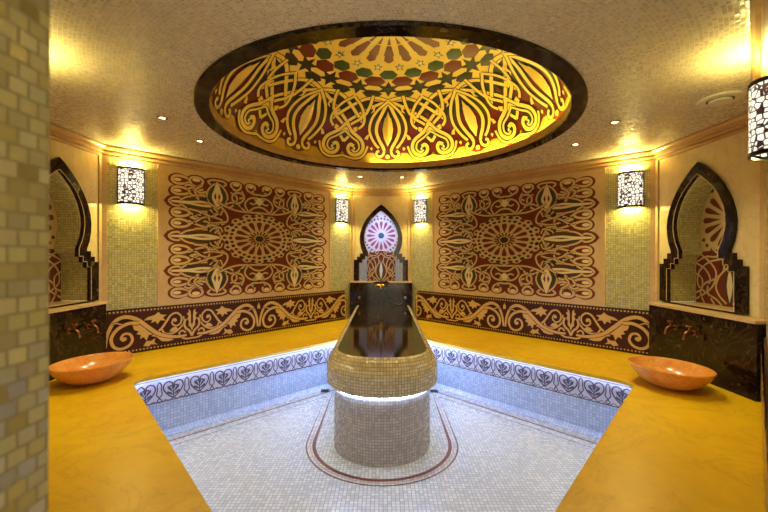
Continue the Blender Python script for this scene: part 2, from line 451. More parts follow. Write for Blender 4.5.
# cornice: profile swept round the room with mitred corners
ring = [EL, LN, LB, BL, BR, RB, RN, ER]
def offset_path(path, d):
    out = []
    n = len(path)
    for i in range(n):
        p = Vector(path[i]); cen = Vector((0, 3.1))
        ds = []
        if i > 0: ds.append((p-Vector(path[i-1])).normalized())
        if i < n-1: ds.append((Vector(path[i+1])-p).normalized())
        ns = []
        for t in ds:
            nn = Vector((-t.y, t.x)); nn = nn if (cen-p).dot(nn) > 0 else -nn; ns.append(nn)
        if len(ns) == 1: out.append(tuple(p+ns[0]*d))
        else:
            b = (ns[0]+ns[1]).normalized(); out.append(tuple(p+b*(d/max(.3, b.dot(ns[0])))))
    return out
prof = [(0, .945), (.014, .947), (.016, .962), (.008, .966), (.008, .974), (.034, .980), (.038, .992), (.030, 1.000), (.032, 1.008), (.058, 1.020), (.070, 1.034), (.072, 1.044), (.064, 1.046), (.064, H)]
mb = MB()
paths = [offset_path(ring, d) for d, z in prof]
for j in range(len(prof)-1):
    for i in range(len(ring)-1):
        a, b = paths[j][i], paths[j][i+1]; c, d = paths[j+1][i+1], paths[j+1][i]
        z0, z1 = EYE+prof[j][1], EYE+prof[j+1][1]
        mb.face([(*a, z0), (*b, z0), (*c, z1), (*d, z1)])
struct(mb.build('trim_cornice', M['cornice'], smooth=False))

# pilaster strips at the niche corners
mb = MB()
for W in (WB, WRN, WLN):
    for a0, a1 in ((0, .035), (W.len-.035, W.len)):
        W.slab(mb, a0, a1, -.545, .955, 0, .012)
for W, a in ((WL, 0), (WR, 0), (WL, WL.len-.05), (WR, WR.len-.05), (WNR, 0), (WNL, 0)):
    W.slab(mb, a, a+.05, -.545, .955, 0, .010)
struct(mb.build('trim_pilasters', M['trim_marble']))

# ================================================================== BENCH
def pit_poly(off=0.0, rr=.13, seg=8):
    q = off*1.4142
    pts = [(.40, 4.52+q), (1.985+q, 2.93), (0, .70-q), (-2.005-q, 2.95), (-.40, 4.52+q)]
    rad = [0, rr, .2, rr, 0]
    out = []
    n = len(pts)
    for i, p in enumerate(pts):
        if rad[i] == 0: out.append(p); continue
        P = Vector(p); a = (Vector(pts[i-1])-P).normalized(); b = (Vector(pts[(i+1) % n])-P).normalized()
        r = rad[i]+off*.4
        A = P+a*r; B = P+b*r
        for k in range(seg+1):
            t = k/seg; X = A*(1-t)**2+P*2*t*(1-t)+B*t*t; out.append((X.x, X.y))
    return out
bench = thing('marble_bench', 'continuous honey yellow marble bench running round the sunken floor', 'bench', (0, 3.1, FLOOR+EYE+.5))
pp = pit_poly(0)
hole = pp + [(-.40, 5.81), (.40, 5.81)]
outer = [(EL[0], EL[1]), LN, LB, BL, BR, RB, RN, ER]
mb = MB(); mb.prism(outer, EYE-1.028, EYE-1.0, holes=[hole]); mb.build('bench_top', M['bench'], bench)
rp = pit_poly(.05)
# riser: tile from the floor up
def resample(poly, step=.03):
    L = [0]
    for i in range(1, len(poly)): L.append(L[-1]+math.dist(poly[i], poly[i-1]))
    n = int(L[-1]/step); out = []; j = 0
    for k in range(n+1):
        t = L[-1]*k/n
        while j < len(L)-2 and L[j+1] < t: j += 1
        f = (t-L[j])/(L[j+1]-L[j]); out.append((poly[j][0]+(poly[j+1][0]-poly[j][0])*f, poly[j][1]+(poly[j+1][1]-poly[j][1])*f))
    return out, L[-1]
rs, RL = resample(rp)
mb = MB()
mb.grid(lambda u, v: (*rs[u], EYE+v), range(len(rs)), [FLOOR, -1.255, -1.028])
mb.build('bench_riser', M['riser_tile'], bench)
mb = MB()   # small coved skirting at the foot
rs2, _ = resample(pit_poly(.0)); rs2 = [rs2[min(len(rs2)-1, round(i*(len(rs2)-1)/(len(rs)-1)))] for i in range(len(rs))]
mb.grid(lambda u, v: ((*rs[u], EYE+FLOOR+.035) if v else (*rs2[u], EYE+FLOOR+.002)), range(len(rs)), [0, 1])
mb.build('cove_skirting', M['riser_tile'], bench)
# led strip beneath the lip
a_, _ = resample(pit_poly(.012)); b_, _ = resample(pit_poly(.026))
n_ = min(len(a_), len(b_)); mb = MB()
mb.grid(lambda u, v: (*(a_ if v else b_)[min(n_-1, u)], EYE-1.0287), range(n_), [0, 1])
mb.build('led_strip', M['led_cool'], bench)

# heart frieze
def rpt(s):
    x = max(0, min(RL, s))/RL*(len(rs)-1); i = min(int(x), len(rs)-2); f = x-i
    p = Vector(rs[i])*(1-f)+Vector(rs[i+1])*f; t = (Vector(rs[i+1])-Vector(rs[i])).normalized()
    nn = Vector((-t.y, t.x)); 
    if (Vector((0, 3.0))-p).dot(nn) < 0: nn = -nn
    return p, nn
def rfn(s, z):
    p, nn = rpt(s); return (p.x, p.y, EYE+z), (nn.x, nn.y, 0)
art = Art(rfn, h0=.002)
NZ0, NZ1 = -1.25, -1.03
S = [RL*i/(220) for i in range(221)]
for i in range(220):
    art.poly([(S[i], NZ0), (S[i+1], NZ0), (S[i+1], NZ1), (S[i], NZ1)], 0, 0, 'frieze_ground')
for z, ww in ((-1.243, .009), (-1.055, .006)):
    art.ribbon([(x, z) for x in S], ww, 1, .0008, raw=True, part='heart_scroll')
nh = round(RL/.209); st = RL/nh
for i in range(nh):
    c = (i+.5)*st
    for sg in (1, -1):
        X = lambda x: c+sg*x
        art.ribbon([(X(0), -1.215), (X(.045), -1.175), (X(.075), -1.125), (X(.066), -1.085), (X(.035), -1.072), (X(.008), -1.09), (X(.012), -1.112), (X(.03), -1.108)], .011, 1, .001, part='heart_scroll', n=4)
        art.ribbon([(X(.104), -1.235), (X(.088), -1.215), (X(.104), -1.195), (X(.084), -1.165), (X(.090), -1.13), (X(.090), -1.09), (X(.104), -1.062)], .009, 1, .001, part='heart_scroll', n=3)
        art.poly([(X(0), -1.092), (X(.012), -1.11), (X(.012), -1.13), (X(0), -1.15)], 2, .0012, 'heart_scroll')
        art.poly([(X(.004), -1.165), (X(.014), -1.135), (X(.03), -1.112), (X(.046), -1.108), (X(.044), -1.13), (X(.024), -1.15)], 2, .0012, 'heart_scroll')
        art.poly([(X(.002), -1.19), (X(.016), -1.165), (X(.044), -1.15), (X(.05), -1.162), (X(.03), -1.18)], 2, .0012, 'heart_scroll')
        art.poly([(X(0), -1.215), (X(.006), -1.19), (X(.005), -1.15), (X(0), -1.14)], 2, .0012, 'heart_scroll')
        art.ribbon([(X(.0), -1.205), (X(.03), -1.232), (X(.06), -1.215), (X(.085), -1.235)], .006, 1, .001, part='heart_scroll', n=3)
art.build(bench, [M['h_bg'], M['h_line'], M['h_dark']])

# stripes set into the floor
def ffn(x, y): return (x, y, 0), (0, 0, 1)
art = Art(ffn, h0=.0015)
def stripe_loop(d, ru, yc):
    q = d*1.4142
    top = 4.92-q
    pts = []
    X = ru
    yj = top-X*1.0
    L_ = [(-2.005+q, 2.95), (-X-.01, yj)]
    R_ = [(X-.01, yj), (1.985-q, 2.93)]
    u = [(-X-.01, yj-.0), (-X-.01, yc)] + [(-.01-X*math.cos(a), yc-X*math.sin(a)) for a in [PI*k/28 for k in range(1, 28)]] + [(X-.01, yc), (X-.01, yj)]
    return L_[:1]+u+R_[1:]+[(0, .70+q)]
for d, ru, yc, ww, m_ in ((.20, .615, 3.08, .012, 0), (.105, .555, 3.08, .028, 0), (.075, .585, 3.08, .008, 1)):
    art.ribbon(stripe_loop(d, ru, yc), ww, m_, 0, closed=True, part='floor_stripes', raw=True)
fs = thing('floor_inlay', 'thin red-brown mosaic stripes set in the white floor round the central table', 'inlay', (0, 3.1, 0))
art.build(fs, [M['stripe'], M['stripe2']])

# ================================================================== CENTRAL TABLE
table = thing('massage_table', 'large heated stone table clad in beige mosaic with dark marble top', 'table', (-.01, 4, 0))
def outline(W, yc, a, n, ns=40, back=5.81):
    pts = [(-W, back), (-W, back-.9), (-W, back-1.8)]
    for k in range(ns+1):
        t = PI*k/ns; c, s_ = math.cos(t), math.sin(t)
        pts.append((-W*math.copysign(abs(c)**(2/n), c), yc-a*abs(s_)**(2/n)))
    pts += [(W, back-1.8), (W, back-.9), (W, back)]
    return [(x-.012, y) for x, y in pts]
OUT = outline(.452, 3.08, .450, 2.15); INN = outline(.375, 3.20, .36, 2.5); BASE = outline(.392, 3.08, .392, 2.1); LEDO = outline(.43, 3.08, .43, 2.1)
rows = [(LEDO, 0, -1.018), (OUT, .0, -1.018), (OUT, 0, -1.0), (OUT, 0, -.94), (OUT, 0, -.90)]
nseg = 10
def rimpt(i, j):
    if j < 4: o, _, z = rows[j+1] if j else rows[0]; return (*o[i], EYE+z)
    k = (j-4)/nseg*PI/2; f = 1-math.cos(k)
    a, b = OUT[i], INN[i]
    return (a[0]+(b[0]-a[0])*f, a[1]+(b[1]-a[1])*f, EYE-.90+.122*math.sin(k))
mb = MB(); mb.grid(rimpt, range(len(OUT)), range(4+nseg+1))
mb.build('mosaic_rim', M['table_tile'], table, smooth=True)
mb = MB(); mb.prism(INN, EYE-.80, EYE-.779, bottom=False); mb.build('marble_top', M['dark'], table)
mb = MB(); mb.grid(lambda i, j: (*BASE[i], [0, .25, EYE-1.018][j]), range(len(BASE)), range(3)); mb.build('pedestal', M['pedestal_tile'], table, smooth=True)
mb = MB(); mb.prism([(LEDO[i]) for i in range(len(LEDO))], EYE-1.02, EYE-1.017, sides=False); mb.build('soffit', M['table_tile'], table)
LI = outline(.397, 3.08, .397, 2.1, back=5.0); LO = outline(.409, 3.08, .409, 2.1, back=4.6)
mb = MB(); mb.grid(lambda i, j: (*LI[i], EYE-(1.021, 1.042)[j]), range(len(LI)), range(2)); mb.build('led_strip', M['led_table'], table)

# ================================================================== MOSAIC PANELS ON THE WALLS
def panel(W, label):
    sc, hw, zc, hh = 1.612, 1.055, .205, .70
    t = thing('carpet_mosaic', label, 'mosaic panel', W.P(sc, -.5, .01), 'carpet-patterned wall mosaics')
    mb = MB(); W.slab(mb, .455, 2.76, -.545, .957, .0005, .008); mb.build('marble_surround', M['surround'], t)
    for e0 in (.455, 2.735):
        mb = MB(); W.slab(mb, e0, e0+.025, -.545, .957, .008, .018); mb.build('edge_moulding', M['trim_marble'], t)
    def fn(u, v): return W.P(sc+u*hw, zc+v*hh, .008), tuple(W.n)
    q4 = [lambda u, v: (u, v), lambda u, v: (-u, v), lambda u, v: (u, -v), lambda u, v: (-u, -v)]
    a = Art(fn, h0=.002, sym=q4); F = 'maroon_field'; a.case = (0, .012)
    MA, GR, BK, CR_, C2 = 0, 1, 2, 3, 4
    Q = .655/1.05
    # scalloped field
    a.poly([(0, 0), (.93, 0), (.93, .93), (0, .93)], MA, 0, F)
    lobes = [(.90, .885, .095, .1), (.905, .70, .09, .1), (.72, .90, .105, .1), (.905, .375, .085, .1), (.905, .205, .085, .1), (.285, .92, .1, .08), (.095, .92, .1, .08), (.5, .93, .14, .07)]
    for x, y, rx, ry in lobes: a.disc((x, y), rx, ry, MA, .0001, F, 20)
    for vy in (0, .54): a.poly([(.90, vy-.12), (.96, vy-.10), (1.0, vy-.07), (1.035, vy), (1.0, vy+.07), (.96, vy+.10), (.90, vy+.12)], MA, .0001, F)
    lw = .021
    # lobes: cream loops whose tails sweep inward
    def loop(cx, cy, rx, ry, dx, dy):
        tx, ty = -dx, -dy
        px, py = -ty, tx
        pts = [(cx+tx*rx*1.9, cy+ty*ry*1.9), (cx+tx*rx*1.2+px*rx*.7, cy+ty*ry*1.2+py*ry*.7), (cx+px*rx, cy+py*ry), (cx-tx*rx*.75+px*rx*.7, cy-ty*ry*.75+py*ry*.7), (cx-tx*rx, cy-ty*ry),
               (cx-tx*rx*.75-px*rx*.7, cy-ty*ry*.75-py*ry*.7), (cx-px*rx, cy-py*ry), (cx+tx*rx*1.2-px*rx*.7, cy+ty*ry*1.2-py*ry*.7), (cx+tx*rx*1.9, cy+ty*ry*1.9)]
        a.ribbon(pts, lw*1.25, CR_, .001, n=5)
        a.disc((cx-tx*rx*.15, cy-ty*ry*.15), rx*(.62 if tx == 0 or ty == 0 else .5), ry*.42 if tx else ry*.5, C2, .001, 'scrollwork', 12)
    loop(.895, .885, .062, .062, 1, 0); loop(.895, .715, .062, .058, 1, 0); loop(.895, .375, .062, .062, 1, 0); loop(.895, .205, .062, .062, 1, 0)
    loop(.72, .905, .068, .055, 0, 1); loop(.285, .915, .06, .048, 0, 1); loop(.105, .915, .055, .048, 0, 1)
    # horizontal spindles at the ends
    for vy in (0, .54):
        a.poly([(.46, vy), (.55, vy+.065), (.68, vy+.08), (.82, vy+.05), (.9, vy), (.82, vy-.05), (.68, vy-.08), (.55, vy-.065)], GR, .0006, 'scrollwork', True)
        a.poly([(.45, vy), (.56, vy+.042), (.68, vy+.048), (.80, vy+.026), (.97, vy+.012), (.97, vy-.012), (.80, vy-.026), (.68, vy-.048), (.56, vy-.042)], C2, .0012, smooth=True)
        a.poly([(.56, vy), (.66, vy+.012), (.76, vy), (.66, vy-.012)], MA, .001)
        for sg in (1, -1):
            a.ribbon([(.99, vy), (.955, vy+sg*.05), (.90, vy+sg*.065), (.87, vy+sg*.04)], lw, CR_, .001)
            a.ribbon([(.44, vy), (.52, vy+sg*.10), (.66, vy+sg*.125), (.80, vy+sg*.095), (.88, vy+sg*.03)], lw*.9, CR_, .001)
            a.ribbon([(.45, vy), (.50, vy+sg*.14), (.60, vy+sg*.17), (.62, vy+sg*.12)], lw, CR_, .001)
            a.poly([(.50, vy+sg*.08), (.60, vy+sg*.10), (.60, vy+sg*.17), (.55, vy+sg*.14)], BK, .0007, 'scrollwork')
            a.ribbon([(.60, vy+sg*.16), (.70, vy+sg*.19), (.80, vy+sg*.25)], lw, CR_, .001)
    # vertical spindles top and bottom
    a.poly([(.5, .40), (.56, .52), (.60, .64), (.58, .76), (.5, .90), (.42, .76), (.40, .64), (.44, .52)], GR, .0006, 'scrollwork', True)
    a.poly([(.5, .50), (.545, .60), (.56, .68), (.54, .78), (.5, .93), (.46, .78), (.44, .68), (.455, .60)], C2, .0012, smooth=True)
    for sg in (1, -1):
        a.poly([(.5+sg*.018, .62), (.5+sg*.036, .68), (.5+sg*.018, .75), (.5+sg*.01, .68)], MA, .0016, 'scrollwork')
        a.ribbon([(.5, .955), (.5+sg*.06, .95), (.5+sg*.10, .915), (.5+sg*.07, .87)], lw, CR_, .001)
        a.ribbon([(.5, .46), (.5+sg*.09, .58), (.5+sg*.115, .70), (.5+sg*.08, .82), (.5+sg*.02, .90)], lw*.9, CR_, .001)
        a.ribbon([(.5, .48), (.5+sg*.13, .60), (.5+sg*.21, .62), (.5+sg*.22, .72), (.5+sg*.15, .78)], lw, CR_, .001)
    # big arcs framing the field around the rosette
    a.ribbon([(0, .475), (.12, .47), (.26, .475), (.38, .52), (.5, .60)], lw, CR_, .001)
    a.ribbon([(.46, .52), (.40, .42), (.385, .30), (.46, .22), (.56, .26)], lw, CR_, .001)
    a.ribbon([(.78, .375), (.72, .33), (.66, .27), (.58, .245), (.48, .25), (.40, .27)], lw*.9, CR_, .001)
    a.ribbon([(.78, .205), (.72, .25), (.66, .31), (.58, .335), (.50, .32), (.44, .29)], lw*.9, CR_, .001)
    a.ribbon([(.70, .41), (.62, .36), (.585, .29), (.60, .20), (.66, .14), (.74, .13)], lw*.9, CR_, .001)
    a.ribbon([(.54, .49), (.50, .42), (.52, .36), (.59, .35), (.63, .40)], lw*.9, CR_, .001)
    a.ribbon([(.53, .07), (.49, .13), (.51, .19), (.58, .20), (.62, .15)], lw*.9, CR_, .001)
    a.ribbon([(.44, .46), (.47, .38), (.55, .42), (.58, .46)], lw*.8, CR_, .001)
    a.ribbon([(.44, .09), (.47, .17), (.55, .14), (.58, .09)], lw*.8, CR_, .001)
    a.poly([(.70, .29), (.74, .31), (.78, .29), (.74, .27)], CR_, .001)
    for x, y, r in ((.66, .22, .02), (.66, .36, .02), (.74, .22, .018), (.74, .355, .018), (.80, .29, .022), (.56, .16, .018), (.56, .38, .018), (.53, .29, .022), (.80, .46, .016), (.47, .21, .02)):
        a.poly([(x-r, y), (x, y+r*1.1), (x+r, y), (x, y-r*1.1)], BK, .0014)
    a.poly([(.48, .26), (.54, .285), (.61, .265), (.54, .245)], MA, .0012, 'scrollwork')
    for x, y, r in ((.48, .36, .03), (.53, .42, .028), (.57, .37, .024), (.66, .27, .022), (.70, .33, .02), (.74, .66, .022), (.68, .70, .024), (.80, .80, .024), (.66, .80, .022)):
        a.poly([(x-r*.9, y), (x, y+r*.9), (x+r, y), (x, y-r*.7)], BK, .0014, 'scrollwork')
    # upper cartouches between the vertical spindles
    a.ribbon([(0, .58), (.06, .56), (.12, .50), (.14, .475)], lw, CR_, .001)
    a.ribbon([(.14, .475), (.18, .60), (.14, .70), (.07, .74), (.0, .73)], lw, CR_, .001)
    a.ribbon([(.0, .80), (.07, .80), (.13, .84)], lw, CR_, .001)
    a.ribbon([(.18, .48), (.27, .60), (.33, .66), (.32, .76), (.24, .79), (.20, .73), (.25, .69)], lw, CR_, .001)
    a.ribbon([(.36, .52), (.28, .60), (.22, .64), (.19, .72), (.22, .83)], lw, CR_, .001)
    a.ribbon([(.07, .74), (.04, .66), (.08, .62), (.12, .64)], lw*.9, CR_, .001)
    a.poly([(0, .60), (.04, .64), (.035, .72), (0, .74)], C2, .0011)
    for x, y, r in ((.10, .68, .02), (.0, .77, .018), (.06, .86, .018), (.22, .56, .022), (.30, .57, .022), (.35, .84, .024), (.38, .62, .02), (.20, .86, .015)):
        a.poly([(x-r, y), (x, y+r*1.2), (x+r, y), (x, y-r*1.2)], BK, .0014, 'scrollwork')
    # corner fillers
    a.ribbon([(.60, .60), (.66, .68), (.76, .66), (.80, .76), (.70, .80)], lw, CR_, .001)
    a.ribbon([(.62, .74), (.70, .72), (.78, .82), (.84, .80)], lw, CR_, .001)
    a.ribbon([(.70, .64), (.74, .74), (.66, .84)], lw, CR_, .001)
    a.poly([(.60, .58), (.68, .64), (.70, .60), (.62, .66)], BK, .0007, 'scrollwork')
    # rosette (full, no mirroring)
    a.sym = [lambda u, v: (u, v)]
    def pol(r, th): return (r*math.cos(th), r*math.sin(th))
    R = 'rosette'
    n = 16
    sc_pts = []
    for k in range(96):
        th = 2*PI*k/96; sc_pts.append(pol(.44+.018*math.cos(16*th), th))
    a.poly(sc_pts, CR_, .0015, R)
    for k in range(n):
        th = 2*PI*k/n; d = PI/n
        a.poly([pol(.13, th), pol(.19, th+d*.45), pol(.25, th+d*.64), pol(.29, th+d*.56), pol(.305, th), pol(.29, th-d*.56), pol(.25, th-d*.64), pol(.19, th-d*.45)], MA, .002, R)
        for rr, off, mt, sz in ((.35, 0, BK if k % 2 else MA, .40), (.345, d, MA, .34), (.405, d, BK if k % 2 else MA, .42), (.42, 0, MA, .28)):
            t0 = th+off; w_ = sz*d
            a.poly([pol(rr-.024, t0), pol(rr-.01, t0+w_), pol(rr+.016, t0+w_*.8), pol(rr+.022, t0), pol(rr+.016, t0-w_*.8), pol(rr-.01, t0-w_)], mt, .002, R)
        a.ribbon([pol(.07, th+d), pol(.135, th+d)], .008, MA, .002, part=R)
    a.poly([pol(.062 if k % 2 else .048, 2*PI*k/16) for k in range(16)], BK, .0022, R)
    a.build(t, [M['maroon'], M['green'], M['black'], M['cream'], M['cream2']])
    return t
panel(WL, 'large carpet-like maroon and cream mosaic panel on the wall left of the central niche')
panel(WR, 'large carpet-like maroon and cream mosaic panel on the wall right of the central niche')

# ================================================================== SCROLL FRIEZES
def frieze(W, label, B, a0, a1, group='scroll mosaic friezes above the bench'):
    t = thing('mosaic_frieze', label, 'mosaic frieze', W.P((a0+a1)/2, -1, .01), group)
    mb = MB(); W.slab(mb, a0, a1, -1.0, -.545, .0005, .010); mb.build('frieze_ground', M['frieze_bg'], t)
    def fn(s_, h): return W.P(min(max(s_, a0), a1), -.995+h, .010), tuple(W.n)
    a = Art(fn, h0=.0015)
    n = int((a1-a0)/.032)
    for k in range(n):
        s_ = a0+(k+.5)*(a1-a0)/n
        for h in (.026, .425): a.poly([(s_-.008, h-.008), (s_+.008, h-.008), (s_+.008, h+.008), (s_-.008, h+.008)], 0, 0, 'scrollwork')
    a.sym = []; a.case = (1, .012)
    for c, sg in B: a.sym.append(lambda b, h, c=c, sg=sg: (c+sg*b, h+.048))
    wv = .026
    tp = lambda x: .45+.55*math.sin(PI*min(1, x*1.0+.08))
    # leaf inside the big curve
    a.poly([(.235, .235), (.30, .235), (.34, .20), (.37, .16), (.42, .115), (.38, .115), (.36, .06), (.335, .10), (.30, .085), (.31, .125), (.27, .14), (.29, .165), (.25, .185)], 0, .0003)
    # leaf over the curve
    a.poly([(.33, .27), (.37, .30), (.43, .315), (.47, .345), (.49, .315), (.545, .305), (.51, .28), (.535, .245), (.485, .255), (.46, .215), (.44, .25), (.40, .235), (.41, .27)], 0, .0003)
    # small spiral
    a.ribbon([(.42, .10), (.50, .17), (.55, .245), (.59, .30), (.645, .315), (.69, .27), (.685, .205), (.64, .175), (.60, .205), (.61, .25), (.64, .25)], wv*.8, 0, 0, taper=lambda x: 1.1-.4*x)
    a.disc((.63, .235), .017, .016, 0)
    a.ribbon([(.50, .155), (.53, .11), (.60, .10), (.66, .13), (.715, .20), (.71, .27)], wv*.7, 0, 0)
    a.poly([(.57, .125), (.60, .16), (.635, .165), (.66, .14), (.63, .12), (.60, .115)], 0, .0003)
    # lower leaves
    a.poly([(.40, .10), (.45, .085), (.50, .03), (.56, .02), (.62, .03), (.58, .05), (.53, .06), (.50, .10), (.46, .13)], 0, .0003)
    a.poly([(.33, .01), (.36, .055), (.40, .05), (.44, .075), (.43, .03), (.46, .005), (.40, .015), (.38, -.005)], 0, .0003)
    # paired upright leaves on the mirror axis
    a.poly([(.80, .10), (.785, .14), (.765, .16), (.768, .21), (.75, .235), (.765, .265), (.745, .30), (.765, .305), (.765, .345), (.785, .32), (.79, .26), (.788, .20), (.80, .16)], 0, .0003)
    a.ribbon([(.80, .045), (.775, .10), (.735, .14), (.72, .19), (.735, .24)], wv*.9, 0, 0)
    a.ribbon([(.80, .02), (.74, .02), (.69, .045), (.67, .09), (.70, .115), (.735, .09)], wv*.7, 0, 0)
    a.ribbon([(.012, .04), (.03, .17), (.085, .285), (.17, .325), (.27, .29), (.37, .20), (.46, .12), (.56, .075), (.66, .055), (.745, .06)], wv*1.25, 0, 0, taper=lambda x: .7+.5*math.sin(PI*x))
    a.ribbon([(.29, .25), (.20, .255), (.11, .21), (.062, .13), (.075, .05), (.13, .012), (.20, .03), (.235, .085), (.215, .145), (.165, .155), (.14, .115), (.165, .085)], wv, 0, 0, taper=lambda x: 1.25-.45*x)
    a.ribbon([(.06, .26), (.10, .27), (.15, .25)], .012, 0)
    a.disc((.166, .105), .022, .02, 0)
    a.poly([(.02, .30), (.0, .345), (0, .27), (.015, .26)], 0)
    a.build(t, [M['frieze_cream'], M['frieze_bg']])
    for z0, z1 in ((-1.0, -.992), (-.553, -.545), (-.948, -.944), (-.594, -.590)): 
        mb = MB(); W.slab(mb, a0, a1, z0, z1, .010, .0125); mb.build('border_line', M['black'], t)
    return t
c0 = 1.619
def reps(c0, lo, hi):
    out = []; k = -4
    while k < 5:
        b = c0+k*1.6
        if lo-.2 < b+.8 and b < hi: out.append((b, 1))
        if lo < b and b-.8 < hi: out.append((b, -1))
        k += 1
    return out
frieze(WL, 'gold scrolling leaf frieze low on the wall left of the central niche', reps(c0, 0, WL.len), .165, WL.len-.02)
frieze(WR, 'gold scrolling leaf frieze low on the wall right of the central niche', reps(c0, 0, WR.len), .165, WR.len-.02)
frieze(WNR, 'short stretch of leaf frieze at the right edge beyond the right niche', reps(1.4, 0, WNR.len), .18, WNR.len-.05)

# ================================================================== NICHES
def niche(W, c, label, lit):
    D = .26
    t = thing('arched_niche', label, 'niche', W.P(c, -.42, 0), 'pointed horseshoe niches')
    inn, out = both(INNER), both(OUTER)
    # frame: polygon with hole, given thickness (open at the foot: both outlines end on the sill)
    h = OUTER; g = INNER
    mb = MB()
    poly = [(x, z) for x, z in OUTER[::-1]] + [(x, z) for x, z in INNER]
    for sg in (1, -1):
        pp_ = [(sg*x, z) for x, z in poly]
        for tr in tessellate_polygon([[Vector((a, b, 0)) for a, b in pp_]]):
            mb.face([W.P(c+pp_[i][0], pp_[i][1], .03) for i in tr])
            mb.face([W.P(c+pp_[i][0], pp_[i][1], -.012) for i in tr][::-1])
        for i in range(len(pp_)):
            p, q = pp_[i], pp_[(i+1) % len(pp_)]
            if abs(p[0]) < 1e-6 and abs(q[0]) < 1e-6: continue
            mb.face([W.P(c+p[0], p[1], -.012), W.P(c+q[0], q[1], -.012), W.P(c+q[0], q[1], .03), W.P(c+p[0], p[1], .03)])
    mb.build('arch_frame', M['dark'], t, merge=1e-5)
    # fine cream bead inside the frame
    def ff(x, z): return W.P(c+x, z, .030), tuple(W.n)
    a = Art(ff, h0=.001); a.ribbon([(x*.98, z*.985+.004) for x, z in updown(INNER)], .007, 0, 0, part='cream_bead', raw=True)
    a.build(t, [M['trim_marble']])
    cav = both(CAV)
    mb = MB(); cs = spline(cav[:9], n=3)+spline(cav[9:], n=3) if False else cav
    L_ = 0
    for i in range(len(cs)-1):
        j = i+1
        if cs[i][1] == cs[j][1] == -.43: continue
        p, q = cs[i], cs[j]; d = math.dist(p, q)
        mb.face([W.P(c+p[0], p[1], 0), W.P(c+q[0], q[1], 0), W.P(c+q[0], q[1], -D), W.P(c+p[0], p[1], -D)], [(0, L_), (0, L_+d), (D, L_+d), (D, L_)] if abs(p[0]-q[0]) < .1 else [(0, L_), (0, L_+d), (D, L_+d), (D, L_)]); L_ += d
    p, q = cs[-1], cs[0]
    mb.face([W.P(c+p[0], p[1], 0), W.P(c+q[0], q[1], 0), W.P(c+q[0], q[1], -D), W.P(c+p[0], p[1], -D)], [(0, L_), (0, L_+.1), (D, L_+.1), (D, L_)])
    mb.build('niche_lining', M['wall_tile'], t)
    mb = MB(); W.slab(mb, c-.355, c+.355, -.445, -.43, -D, .0); mb.build('sill', M['trim_marble'], t)
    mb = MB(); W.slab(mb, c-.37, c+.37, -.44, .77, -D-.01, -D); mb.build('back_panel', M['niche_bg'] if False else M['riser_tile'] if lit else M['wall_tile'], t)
    def fn(x, z): return W.P(c+x, z, -D), tuple(W.n)
    a = Art(fn, h0=.0015); R = 'rosette_inlay'; MA, BK, CR_, C2 = 0, 1, 2, 3; f_ = 1.0 if lit else 1.13
    zc = .33
    def pol(r, th): return (r*math.sin(th), zc+r*math.cos(th))
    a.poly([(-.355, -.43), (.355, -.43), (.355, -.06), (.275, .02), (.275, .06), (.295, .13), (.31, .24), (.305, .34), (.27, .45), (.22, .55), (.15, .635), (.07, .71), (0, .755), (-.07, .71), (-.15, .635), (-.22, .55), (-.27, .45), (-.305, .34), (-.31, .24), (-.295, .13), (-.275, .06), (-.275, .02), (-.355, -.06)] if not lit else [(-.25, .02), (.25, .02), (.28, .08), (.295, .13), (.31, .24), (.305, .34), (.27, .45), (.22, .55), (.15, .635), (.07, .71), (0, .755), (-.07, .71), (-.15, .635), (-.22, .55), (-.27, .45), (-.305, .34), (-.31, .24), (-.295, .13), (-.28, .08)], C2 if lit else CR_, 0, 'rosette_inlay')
    n = 16
    for k in range(n):
        th = 2*PI*k/n; d = PI/n
        a.poly([pol(.09, th), pol(.13*f_, th+d*.4), pol(.19*f_, th+d*.6), pol(.225*f_, th+d*.5), pol(.24*f_, th), pol(.225*f_, th-d*.5), pol(.19*f_, th-d*.6), pol(.13*f_, th-d*.4)], MA, .001, R)
        for rr, off, mt, sz in ((.285*f_, 0, MA if not lit else BK, .34), (.28*f_, d, BK, .34), (.325*f_, d, MA, .34)):
            t0 = th+off; w_ = sz*d
            if rr*abs(math.sin(t0)) < .285 and zc+rr*math.cos(t0) < .66:
                a.poly([pol(rr-.02, t0), pol(rr, t0+w_), pol(rr+.02, t0), pol(rr, t0-w_)], mt, .001, R)
    a.poly([pol(.055 if k % 2 else .045, 2*PI*k/16) for k in range(16)], BK if not lit else 4, .0015, R)
    a.sym = [lambda x, z: (x, z), lambda x, z: (-x, z)]
    wd = .235 if lit else .345
    a.case = (5, .006)
    a.poly([(0, -.43), (wd, -.43), (wd, .0), (wd-.03, .04), (0, .08)], 5, .0005, 'leaf_lattice')
    K = 'leaf_lattice'; lw = .016; s_ = wd/.235
    for pts in ([(0, .04), (.06, -.02), (.14, -.05), (.21, -.14), (.22, -.26), (.16, -.33), (.09, -.38), (.05, -.43)],
                [(.12, .08), (.05, -.02), (.04, -.12), (.10, -.2), (.17, -.25), (.20, -.34), (.17, -.43)],
                [(.22, .04), (.14, -.04), (.09, -.14), (.11, -.26), (.18, -.35), (.235, -.40)],
                [(0, -.08), (.06, -.16), (.09, -.26), (.07, -.34), (.02, -.41)],
                [(.235, -.06), (.17, -.11), (.13, -.2), (.15, -.31), (.10, -.43)],
                [(.04, .06), (.09, .0), (.16, .0), (.23, -.05)], [(.235, -.16), (.19, -.2), (.19, -.3), (.235, -.34)]):
        a.ribbon([(x*s_, z) for x, z in pts], lw, CR_, .001, part=K)
    a.poly([(0, -.06), (.03, -.14), (.05, -.24), (.035, -.34), (0, -.42)], BK, .0012, K)
    a.poly([(0, -.10), (.018, -.17), (.028, -.25), (.018, -.33), (0, -.40)], C2, .0018, K)
